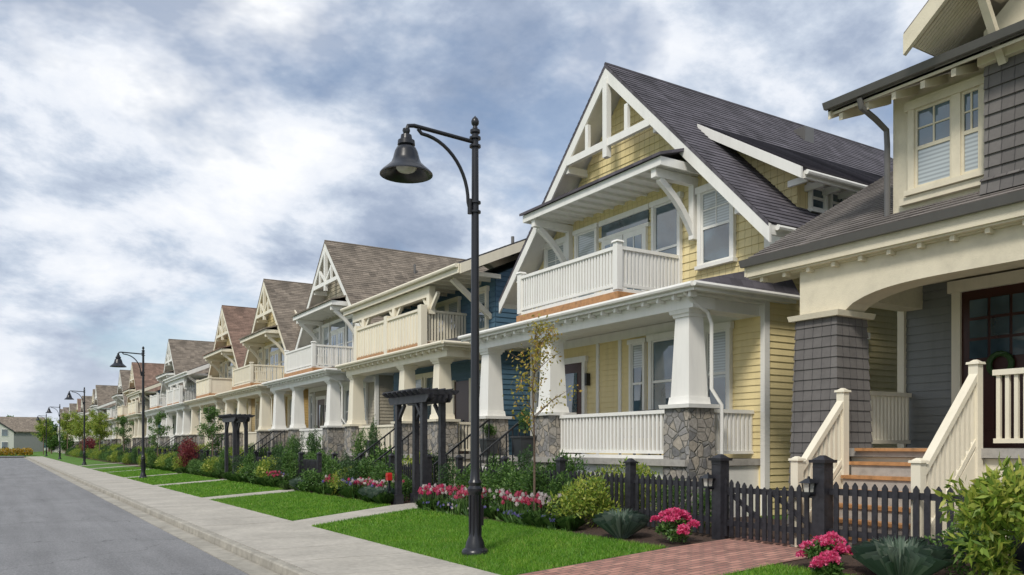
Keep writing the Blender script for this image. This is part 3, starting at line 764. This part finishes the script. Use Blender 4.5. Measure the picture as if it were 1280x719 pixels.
def blades(y0, y1, dens, hh, w):
    area = (8.12-5.42)*(y1-y0); n = int(area*dens)
    x = rng.uniform(5.40, 8.14, n)+rng.normal(0, .015, n); yy = rng.uniform(y0, y1, n)
    ok = ~((yy > 6.83) & (yy < 8.77))
    sk = (x-5.4)*.32
    ok &= ~((yy > 16.4+sk) & (yy < 17.7+sk))
    for a, b in PATHS: ok &= ~((yy > a) & (yy < b))
    x = x[ok]; yy = yy[ok]; n = len(x)
    z = np.interp(x, [5.4, 8.2], [-.02, .17])
    a = rng.uniform(0, 2*np.pi, n); H = hh*rng.uniform(.45, 1.35, n)
    p = np.stack([x, yy, z], 1); s = np.stack([np.cos(a), np.sin(a), 0*a], 1)*w
    tip = p+np.stack([rng.normal(0, .5, n)*H, rng.normal(0, .5, n)*H, H], 1)
    return np.stack([p-s, p+s, tip], 1).reshape(-1, 3)
V = np.concatenate([blades(5, 15, 4600, .05, .005), blades(15, 28, 2000, .055, .009), blades(28, 60, 600, .06, .018)])
COL.objects.link(bpy.data.objects.new('lawn_grass', quadmesh('lawn_grass', V, 3, M['grass'])))

SH = {
 'lime': shrub_mesh('lime', .6, .48, 2800, .085, .032, 'leaf_lime', 16),
 'green': shrub_mesh('green', .5, .4, 2600, .05, .03, 'leaf_green', 12),
 'green2': shrub_mesh('green2', .55, .45, 2200, .07, .035, 'leaf_green', 9, .5),
 'dark': shrub_mesh('dark', .5, .45, 2600, .045, .025, 'leaf_dark', 12),
 'tall': shrub_mesh('tall', .3, .6, 1800, .07, .022, 'leaf_green', 14, up=1.0),
 'cone': shrub_mesh('cone', .2, .65, 2000, .045, .018, 'leaf_dark', 14, up=1.2),
 'red': shrub_mesh('red', .5, .5, 2000, .06, .03, 'leaf_red', 12),
 'big_lime': shrub_mesh('big_lime', .62, .62, 2300, .12, .038, 'leaf_lime', 24, .30, up=.1),
}
put('golden_shrub', SH['lime'], 8.75, 11.55, 1.05, 1.1)
put('rhododendron_bush', SH['big_lime'], 8.3, 4.25, 1.05, 1.18)
put('rhododendron_bush', SH['big_lime'], 9.0, 3.6, .95)
put('shrub', SH['green2'], 8.95, 4.9, .8, .8)
put('golden_shrub', SH['lime'], 10.05, 11.6, .9, 1.3)
put('golden_shrub', SH['lime'], 10.15, 12.5, .8, 1.15)
put('shrub', SH['green'], 10.0, 10.6, .8, 1.1)
for (x, y, k, s, sz) in ((8.95, 12.6, 'tall', 1.1, .95), (8.9, 13.3, 'tall', 1.3, 1.1), (8.95, 14.0, 'green2', .9, 1.2), (8.9, 14.7, 'tall', 1.4, 1.1), (9.0, 15.4, 'green2', .9, 1.1), (8.85, 16.1, 'tall', 1.2, 1.0), (8.8, 16.7, 'cone', 1.4, .95), (9.85, 13.4, 'tall', 1.5, 1.25), (9.9, 14.3, 'green2', 1.0, 1.3), (9.9, 15.2, 'cone', 1.5, 1.15), (9.85, 16.2, 'tall', 1.3, 1.2), (10, 9.75, 'green', .7, .9)):
    put('shrub', SH[k], x, y, s, sz)
put('shrub', SH['dark'], 9.9, 19.4, 1.2, 1.5); put('shrub', SH['green2'], 8.8, 19.5, 1.0, .9)
put('shrub', SH['tall'], 8.7, 20.4, 1.5, 1.0); put('shrub', SH['tall'], 8.8, 21.4, 1.4, 1.1); put('shrub', SH['lime'], 9.8, 20.6, 1, 1.5)
kinds = ['green', 'green2', 'dark', 'lime', 'green2', 'tall', 'lime', 'cone', 'green']
y = 22.0
while y < 138:
    if not any(a-.35 < y < b+.35 for a, b in PATHS):
        k = random.choice(kinds)
        put('shrub', SH[k], random.uniform(8.35, 8.85), y, random.uniform(.85, 1.35), random.uniform(.8, 1.35))
        if random.random() < .9:
            k = random.choice(kinds); put('shrub', SH[k], random.uniform(9.6, 10.3), y+.3, random.uniform(1.0, 1.5), random.uniform(1.2, 1.9))
    y += random.uniform(.55, .95)
for (x, y, s) in ((8.9, 47, 1.6), (9, 50, 1.5), (8.8, 108, 2.2), (9.2, 112, 2.2)): put('red_maple_shrub', SH['red'], x, y, s, s*1.2)
TF = tuft_mesh('fescue', .36, .48, 620, 'leaf_blue', .0045, .45)
for (x, y, s) in ((8.35, 10.05, 1.05), (8.1, 5.15, 1.15), (8.55, 5.6, .9), (8.2, 19.2, 1.0), (8.3, 20.0, 1.0), (8.3, 26, 1)): put('blue_fescue', TF, x, y, s)
TG = tuft_mesh('daylily', .28, .38, 220, 'leaf_green', .012)
for y in np.arange(11.4, 17.0, .32): put('daylily_clump', TG, 8.25+random.uniform(-.08, .3), y, random.uniform(.6, .95))
for y in np.arange(19.0, 60, .8): put('daylily_clump', TG, 8.2+random.uniform(-.1, .2), y, random.uniform(.7, 1.2))
def azalea(x, y, r):
    e = empty('pink_azalea', (x, y, gz(x)))
    P, q = clump_pts(r, r, r*.7, 1400, 10, .4)
    link(bpy.data.objects.new('leaves', quadmesh('azalea_leaves', leafquads(P*.93, .06, .025, .2, q), 4, M['leaf_green'])), e)
    heads = []
    for i in range(15):
        a = random.uniform(0, 6.28); t = random.uniform(0, 1)**.6
        c = np.array([math.cos(a)*r*t*.95, math.sin(a)*r*t*.95, r*.45+r*.8*math.sqrt(max(0, 1-t*t))+random.uniform(-.04, .05)])
        q = rng.normal(size=(130, 3)); q /= np.linalg.norm(q, axis=1)[:, None]; q[:, 2] = np.abs(q[:, 2])*.8
        heads.append(leafquads(c+q*r*.17, .045, .04, .1, q*1.5))
    link(bpy.data.objects.new('blossoms', quadmesh('azalea_blossoms', np.concatenate(heads), 4, M['pink'])), e)
azalea(8.55, 9.05, .34)
azalea(8.35, 6.25, .28); azalea(7.95, 5.95, .17)
def tulips(name, area, n, hh, mixp, sc=1.0):
    e = empty(name, (0, 0, 0))
    st = B(); hd = {'petal_white': [], 'petal_rose': [], 'pink': [], 'petal_violet': []}
    lv = []
    ncl = max(1, n//9); cl = [(random.uniform(area[0], area[1]), random.uniform(area[2], area[3]), random.choices(list(hd), mixp)[0]) for _ in range(ncl)]
    for i in range(n):
        cx, cy, k = random.choice(cl)
        x = min(area[1], max(area[0], cx+random.gauss(0, .12))); y = cy+random.gauss(0, .2); H = hh*random.uniform(.75, 1.15); z = gz(x)
        if random.random() < .25: k = random.choices(list(hd), mixp)[0]
        dx, dy = random.uniform(-.04, .04), random.uniform(-.04, .04)
        st.tube('stems', [(x, y, z), (x+dx, y+dy, z+H)], .004, 4)
        P = np.tile(np.array([[x, y, z]]), (4, 1)); lv.append(leafquads(P, H*.7, .03, 2.2))
        c = np.array([x+dx, y+dy, z+H])
        for j in range(6):
            a = j*math.pi/3+i; o = np.array([math.cos(a), math.sin(a), 0]); sd = np.array([-math.sin(a), math.cos(a), 0])
            hd[k].append(np.stack([c, c+(o*.03+sd*.024+[0, 0, .032])*sc, c+(o*.018+[0, 0, .088])*sc, c+(o*.03-sd*.024+[0, 0, .032])*sc]))
    st.build(name, dict(stems=M['leaf_green']))
    link(bpy.data.objects.new('stems', st.meshes[0][1]), e)
    link(bpy.data.objects.new('leaves', quadmesh('tl', np.concatenate(lv), 4, M['leaf_green'])), e)
    for k, v in hd.items():
        if v: link(bpy.data.objects.new('blooms_'+k, quadmesh('tb', np.concatenate(v), 4, M[k])), e)
tulips('tulip_bed', (8.15, 8.75, 12.2, 17.0), 270, .45, (6, 4, 2, 0), 1.1)
tulips('bluebell_bed', (8.12, 8.4, 11.0, 16.8), 150, .17, (1, 0, 0, 4), .7)
tulips('tulip_bed', (8.15, 8.8, 19.3, 24.5), 150, .45, (5, 3, 2, 1), 1.1)
tulips('tulip_bed', (8.15, 8.8, 28.5, 33), 80, .45, (2, 3, 2, 1), 1.1)

def young_tree(name, H, crown_r, crown_z0, nleaf, mat, lsize=.06, seed=1, trunk=.028):
    rd = random.Random(seed); h = B()
    pts = [(0, 0, 0)]
    for i in range(1, 8):
        t = i/7; pts.append((rd.uniform(-.04, .04)*t*2, rd.uniform(-.04, .04)*t*2, H*t))
    h.tube('trunk', pts, [trunk*(1-.8*i/7) for i in range(8)], 8)
    tips = []
    for i in range(20):
        t = rd.uniform(crown_z0/H, .96); z = H*t; a = rd.uniform(0, 6.28); L = crown_r*rd.uniform(.5, 1.1)*(1.15-.7*(t-crown_z0/H)/(1-crown_z0/H))
        p0 = Vector((0, 0, z)); p1 = p0+Vector((math.cos(a)*L*.5, math.sin(a)*L*.5, L*.45)); p2 = p0+Vector((math.cos(a)*L, math.sin(a)*L, L*.75))
        h.tube('trunk', [p0, p1, p2], [trunk*.35, trunk*.22, trunk*.1], 5)
        for k in range(10):
            u = rd.uniform(.25, 1.05); tips.append(p0.lerp(p2, u)+Vector((rd.gauss(0, .05), rd.gauss(0, .05), rd.gauss(0, .05)))*(crown_r/.6))
    h.build(name, dict(trunk=M['bark']))
    T = np.array([tuple(t) for t in tips]); P = T[rng.integers(0, len(T), nleaf)]+rng.normal(0, .05*crown_r/.6, (nleaf, 3))
    me = quadmesh('lv', leafquads(P, lsize, lsize*.6, -.2), 4, M[mat])
    return h.meshes[0][1], me
def put_tree(name, meshes, x, y, s=1):
    e = empty(name, (x, y, gz(x))); e.scale = (s, s, s); e.rotation_euler[2] = random.uniform(0, 6)
    link(bpy.data.objects.new('trunk', meshes[0]), e); link(bpy.data.objects.new('crown', meshes[1]), e)
put_tree('young_tree', young_tree('yt', 3.7, .85, 1.6, 900, 'leaf_gold', .07, 3), 8.6, 12.9)
T2 = young_tree('t2', 3.2, .8, 1.1, 2600, 'leaf_green', .09, 5, .04)
T3 = young_tree('t3', 5.5, 1.6, 1.8, 5200, 'leaf_lime', .16, 6, .08)
for (x, y, s) in ((8.7, 41, 1), (8.8, 58, 1.1), (9.0, 77, 1.2)): put_tree('small_tree', T2, x, y, s)
for (x, y, s) in ((8.9, 96, .8), (9.2, 103, .9), (9, 118, .9), (9.5, 130, 1), (8.5, 138, 1.1), (6.5, 166, 1.1)): put_tree('street_tree', T3, x, y, s)

# ---------------------------------------------------------------- fences, arbor, lamp, pots
def fence(y0, y1, x=9.3):
    h = B(origin=(x, y0, 0)); z = gz(x)
    n = max(1, round((y1-y0)/2.3)); L = (y1-y0)/n
    for i in range(n+1):
        y = y0+i*L
        h.box('posts', x-.065, x+.065, y-.065, y+.065, z-.1, z+1.12)
        h.taper('posts', x, y, z+1.12, z+1.15, .18, .19); h.taper('posts', x, y, z+1.15, z+1.21, .15, .04)
    for zz in (.25, .78): h.box('rails', x+.01, x+.05, y0, y1, z+zz, z+zz+.08)
    y = y0+.12
    while y < y1-.1:
        hh = .93+random.uniform(-.008, .008); w = .036; dy = random.uniform(-.006, .006)
        h.prism('pickets', 'x', [(y-w, z+.06), (y+w, z+.06), (y+w+dy, z+hh-.03), (y+dy, z+hh+.02), (y-w+dy, z+hh-.03)], x-.012, x+.009)
        y += .138
    m = M['fence']
    return h.build('fence', dict(posts=m, rails=m, pickets=m)).place('picket_fence', (x, y0, 0))
fence(2.0, 7.02); fence(8.85, 17.2)
prevb = 18.85
for a, b in PATHS[:5]:
    fence(prevb, a-.1); prevb = b+.1
fence(prevb, 84)
def gate():
    x = 9.3; z = gz(x); h = B(origin=(x, 7.9, 0))
    for y0, y1 in ((7.10, 7.92), (7.95, 8.77)):
        for zz in (.22, .72): h.box('frame', x+.01, x+.05, y0, y1, z+zz, z+zz+.08)
        h.beam('frame', (x+.03, y0+.05, z+.28), (x+.03, y1-.05, z+.74), .03, .07)
        y = y0+.05
        while y < y1:
            hh = .80+.12*abs((y-7.93)/.85)
            h.prism('pickets', 'x', [(y-.035, z+.06), (y+.035, z+.06), (y+.035, z+hh-.03), (y, z+hh+.02), (y-.035, z+hh-.03)], x-.012, x+.009); y += .125
    for y in (7.02, 8.85):
        h.box('frame', x-.09, x+.09, y-.09, y+.09, z-.1, z+1.2); h.taper('frame', x, y, z+1.2, z+1.24, .25, .26); h.taper('frame', x, y, z+1.24, z+1.3, .2, .05)
    m = M['fence']; h.build('gate', dict(frame=m, pickets=m)).place('garden_gate', (x, 7.9, 0))
gate()
def lantern(x, y, z):
    h = B(origin=(x, y, z))
    h.taper('frame', x, y, z, z+.03, .13, .13); h.taper('frame', x, y, z+.15, z+.21, .19, .05); h.taper('frame', x, y, z+.21, z+.24, .03, .02)
    for sx in (-1, 1):
        for sy in (-1, 1): h.beam('frame', (x+sx*.048, y+sy*.048, z+.03), (x+sx*.06, y+sy*.06, z+.15), .012, .012)
    h.taper('glass', x, y, z+.031, z+.149, .08, .10)
    h.box('frame', x-.0, x+.12, y-.015, y+.015, z-.02, z+.01)
    h.build('lantern', dict(frame=M['black'], glass=M['lampglass'])).place('post_lantern', (x, y, z))
lantern(9.14, 8.95, 1.0); lantern(9.14, 7.12, 1.0)
def arbor(cy):
    h = B(origin=(8.6, cy, 0)); m = M['fence']
    ya, yb = cy-.72, cy+.72
    for x in (8.4, 8.88):
        for y in (ya, yb):
            z = gz(x); h.box('posts', x-.065, x+.065, y-.065, y+.065, z-.1, 2.68); h.box('posts', x-.1, x+.1, y-.1, y+.1, z-.1, z+.25)
            s = 1 if y < cy else -1
            h.beam('posts', (x, y, 2.25), (x, y+s*.38, 2.64), .07, .07)
        for off in (.0, -.1):
            h.prism('beams', 'x', [(cy-1.12, 2.76), (cy-1.0, 2.66), (cy+1.0, 2.66), (cy+1.12, 2.76), (cy+1.12, 2.84), (cy-1.12, 2.84)], x-.09+off*-1.2, x-.05+off*-1.2)
    for k in range(8):
        y = cy-1.0+k*2.0/7
        h.prism('beams', 'y', [(8.10, 2.91), (8.2, 2.843), (9.08, 2.843), (9.18, 2.91), (9.18, 2.95), (8.10, 2.95)], y-.022, y+.022)
    for x in np.arange(8.15, 9.15, .2): h.box('beams', x, x+.03, cy-1.1, cy+1.1, 2.953, 2.98)
    h.build('arbor', dict(posts=m, beams=m)).place('garden_arbor', (8.6, cy, 0))
arbor(18.0); arbor(36.2)
h = B(origin=(8.25, 18.9, 0))
h.prism('red_box', 'x', [(18.84, .78), (18.97, .78), (18.97, .93), (18.945, .97), (18.865, .97), (18.84, .93)], 8.17, 8.29)
h.box('red_box', 8.155, 8.17, 18.86, 18.95, .88, .90); h.box('post', 8.21, 8.26, 18.88, 18.93, .1, .78)
h.build('mailbox', dict(red_box=M['red'], post=M['black'])).place('mailbox', (8.25, 18.9, 0))

def lamp():
    h = B()
    h.lathe('post', 0, 0, [(0, 0), (.2, 0), (.205, .05), (.19, .09), (.15, .12), (.135, .2), (.10, .28), (.085, .36), (.082, .9), (.10, .93), (.115, .97), (.115, 1.0), (.085, 1.04), (.105, 1.09), (.075, 1.14), (.066, 1.3), (.062, 3.4), (.056, 5.0), (.05, 6.28), (.075, 6.30), (.075, 6.34), (.045, 6.36), (.03, 6.40), (.055, 6.43), (.06, 6.47), (.045, 6.51), (.015, 6.54), (0, 6.56)])
    for k in range(8):
        a = k*math.pi/4
        h.box('post', .088*math.cos(a)-.008, .088*math.cos(a)+.008, .088*math.sin(a)-.008, .088*math.sin(a)+.008, .3, .9)
    h.tube('arm', [(0, 0, 6.16), (-.6, 0, 6.185), (-1.0, 0, 6.2), (-1.09, 0, 6.18), (-1.12, 0, 6.1)], .03, 12)
    pts = [(-.94, 0, 6.17)]
    for t in np.linspace(0, 1, 14):
        a = t*math.pi/2; pts.append((-.88+.76*math.sin(a), 0, 5.25+.86*math.cos(a)))
    pts.append((-.09, 0, 5.14)); h.tube('arm', pts, .026, 10)
    h.tube('arm', [(-.09, 0, 5.08), (-.09, 0, 5.3)], .035, 10)
    for z in (5.12, 5.26, 6.1, 6.22): h.lathe('arm', 0, 0, [(.05, z-.02), (.085, z-.015), (.085, z+.015), (.05, z+.02)])
    c = -1.12
    h.lathe('head', c, 0, [(0, 6.13), (.05, 6.13), (.055, 6.10), (.04, 6.06), (.075, 6.04), (.085, 5.98), (.12, 5.96), (.125, 5.90), (.10, 5.88), (.135, 5.86), (.165, 5.80), (.19, 5.70), (.215, 5.64), (.28, 5.58), (.35, 5.52), (.375, 5.49), (.375, 5.475), (.34, 5.485), (.27, 5.53), (.19, 5.60), (.15, 5.7), (0, 5.72)])
    h.lathe('lens', c, 0, [(.15, 5.62), (.15, 5.57), (.115, 5.53), (.06, 5.51), (0, 5.505)])
    h.box('post', .05, .11, -.06, .06, .45, .75)
    return h.build('lamp', dict(post=M['black'], arm=M['black'], head=M['black'], lens=M['lampglass']), ('post', 'arm', 'head', 'lens'))
LP = lamp()
for k in range(5): LP.place('street_lamp', (6.0, 10.6+33.3*k, .01))

def planter(x, y, z, s=1, hgt=.6):
    e = empty('potted_boxwood', (x, y, z)); h = B()
    h.taper('pot', 0, 0, 0, .40*s, .28*s, .38*s); h.taper('pot', 0, 0, .40*s, .44*s, .42*s, .42*s)
    h.build('pot', dict(pot=M['pot'])); link(bpy.data.objects.new('pot', h.meshes[0][1]), e)
    P, q = clump_pts(.2*s, .2*s, hgt*.5, 1300, 12, .4); P[:, 2] += .40*s
    link(bpy.data.objects.new('foliage', quadmesh('f', leafquads(P, .035, .02, .4, q), 4, M['leaf_green'])), e)
planter(10.35, 16.0, 1.39, 1.1, .75); planter(10.6, 18.0, 1.39, 1.0, .5); planter(10.7, 26, 1.39, 1, .6)
h = B(); h.lathe('pot', 0, 0, [(0, 0), (.08, 0), (.12, .18), (.135, .18), (.135, .22), (.11, .22), (.1, .17), (0, .17)])
h.build('tp', dict(pot=M['terra'])); h.place('terracotta_pot', (9.9, 5.95, .83))

# ---------------------------------------------------------------- far background
def simple_house(x, y, w, d, zw, pitch, wall, roof, rot):
    h = B()
    h.box('walls', -w/2, w/2, -d/2, d/2, 0, zw)
    h.prism('walls', 'y', [(-w/2, zw), (w/2, zw), (0, zw+pitch*w/2)], -d/2+.01, d/2-.01)
    for s in (-1, 1): h.prism('roof', 'y', [(s*(w/2+.5), zw-.4*pitch), (0, zw+pitch*w/2+.12), (0, zw+pitch*w/2+.3), (s*(w/2+.5), zw-.4*pitch+.18)], -d/2-.5, d/2+.5)
    for a in np.arange(-w/2+1, w/2-1.4, 2.4):
        for z in (1, 3.7):
            if z+1.5 < zw+1: h.box('trim', a-.1, a+1.2, -d/2-.06, -d/2, z-.1, z+1.5); h.box('glass', a, a+1.1, -d/2-.08, -d/2-.05, z, z+1.4)
    h.build('bg', dict(walls=M[wall], roof=M[roof], trim=M['white'], glass=M['glass'])).place('distant_house', (x, y, 0), rot)
simple_house(-14, 205, 11, 9, 5, .6, 'pale', 'roof_dark', .1); simple_house(-1.5, 210, 8, 9, 4.6, .7, 'pale', 'roof_slate', 0)
simple_house(4.5, 235, 8, 9, 5.2, .8, 'grey', 'roof_taupe', 1.57); simple_house(9, 270, 9, 9, 5.6, .6, 'pale', 'roof_dark', 0)
simple_house(-28, 210, 12, 9, 5.2, .7, 'buff', 'roof_brown', 0)
hp = np.stack([rng.uniform(-60, 4.5, 16000), rng.uniform(156, 157.5, 16000), rng.uniform(.05, 1.1, 16000)], 1)
COL.objects.link(bpy.data.objects.new('hedge', quadmesh('hedge', leafquads(hp, .3, .2), 4, M['leaf_orange'])))
TR = []
for k in range(3):
    P, q = clump_pts(3.2, 3.2, 4.2, 3200, 22, .33); P[:, 2] += 1.2
    h = B(); h.tube('trunk', [(0, 0, 0), (.1, 0, 3), (0, .1, 6.5)], [.28, .2, .08], 8); h.build('tt', dict(trunk=M['bark']))
    TR.append((h.meshes[0][1], quadmesh('c', leafquads(P, .5, .3, .2, q), 4, M[['leaf_dark', 'leaf_green', 'leaf_dark'][k]])))
for k in range(60):
    x = random.uniform(-60, 60); y = random.uniform(275, 340)
    put_tree('background_tree', TR[k % 3], x, y, random.uniform(.7, 1.35))
for (x, y, s) in ((-20, 185, .6), (-6, 185, .4), (8, 172, .45), (9, 150, .4), (9.5, 215, .8)): put_tree('background_tree', TR[1], x, y, s)

# ---------------------------------------------------------------- world
w = bpy.data.worlds.new('World'); scene.world = w; w.use_nodes = True
nt = w.node_tree; nt.nodes.clear()
SUN_EL, SUN_AZ = math.radians(46), math.radians(235)
out = N(nt, 'ShaderNodeOutputWorld'); bg = N(nt, 'ShaderNodeBackground'); bg2 = N(nt, 'ShaderNodeBackground'); mx = N(nt, 'ShaderNodeMixShader')
sky = N(nt, 'ShaderNodeTexSky', sky_type='NISHITA'); sky.sun_disc = False
sky.sun_elevation = SUN_EL; sky.sun_rotation = SUN_AZ
nt.links.new(sky.outputs[0], bg.inputs[0]); bg.inputs[1].default_value = .13
tc = N(nt, 'ShaderNodeTexCoord'); sp = N(nt, 'ShaderNodeSeparateXYZ'); nt.links.new(tc.outputs['Generated'], sp.inputs[0])
def mth(op, a, b=None, c=None, clamp=False):
    m = N(nt, 'ShaderNodeMath', operation=op); m.use_clamp = clamp
    for i, v in enumerate((a, b, c)):
        if v is None: continue
        if hasattr(v, 'links'): nt.links.new(v, m.inputs[i])
        else: m.inputs[i].default_value = v
    return m.outputs[0]
zc = mth('MAXIMUM', sp.outputs[2], 0)
den = mth('ADD', zc, .42)
px = mth('DIVIDE', sp.outputs[0], den); py = mth('DIVIDE', sp.outputs[1], den)
cb = N(nt, 'ShaderNodeCombineXYZ'); nt.links.new(px, cb.inputs[0]); nt.links.new(py, cb.inputs[1])
nt.links.new(mth('MULTIPLY', zc, 1.2), cb.inputs[2])
def wn(scale, detail, rough, dist, off=0):
    mp = N(nt, 'ShaderNodeMapping'); mp.inputs['Location'].default_value = (off, off*.7, off*.3); nt.links.new(cb.outputs[0], mp.inputs[0])
    n = N(nt, 'ShaderNodeTexNoise'); nt.links.new(mp.outputs[0], n.inputs[0])
    n.inputs['Scale'].default_value = scale; n.inputs['Detail'].default_value = detail; n.inputs['Roughness'].default_value = rough; n.inputs['Distortion'].default_value = dist
    return n.outputs[0]
n1 = wn(2.6, 8, .60, .15, 5.3); n2 = wn(2.0, 6, .58, .2, 9.4)
shade = ramp(nt, n1, [(.36, (.92, .935, .96)), (.45, (.78, .82, .89)), (.51, (.56, .63, .74)), (.58, (.38, .45, .58)), (.68, (.26, .33, .46))])
hz = mth('MULTIPLY', mth('SUBTRACT', .15, zc), 4, clamp=True)
shade = mixc(nt, hz, shade, (.82, .85, .90))
nt.links.new(shade, bg2.inputs[0]); bg2.inputs[1].default_value = 1.08
mask = ramp(nt, n2, [(.36, (.35,)*3), (.46, (1,)*3)])
mask = mth('MAXIMUM', mask, hz)
nt.links.new(mask, mx.inputs[0]); nt.links.new(bg.outputs[0], mx.inputs[1]); nt.links.new(bg2.outputs[0], mx.inputs[2]); nt.links.new(mx.outputs[0], out.inputs[0])
sl = bpy.data.lights.new('sun', 'SUN'); sl.energy = 2.7; sl.angle = math.radians(12); sl.color = (1, .94, .84)
so = bpy.data.objects.new('sun', sl); COL.objects.link(so)
d = Vector((math.sin(SUN_AZ)*math.cos(SUN_EL), math.cos(SUN_AZ)*math.cos(SUN_EL), math.sin(SUN_EL)))
so.rotation_euler = d.to_track_quat('Z', 'Y').to_euler(); so.location = (-20, -20, 30)

cam = bpy.data.cameras.new('camera'); co = bpy.data.objects.new('camera', cam); COL.objects.link(co)
co.location = (0, 0, 1.65); co.rotation_euler = (math.radians(90), 0, math.radians(-32.1))
cam.lens = 28.69; cam.sensor_width = 36; cam.shift_y = .1543; cam.clip_end = 3000
scene.camera = co
scene.view_settings.view_transform = 'Standard'; scene.view_settings.look = 'None'; scene.view_settings.exposure = 0
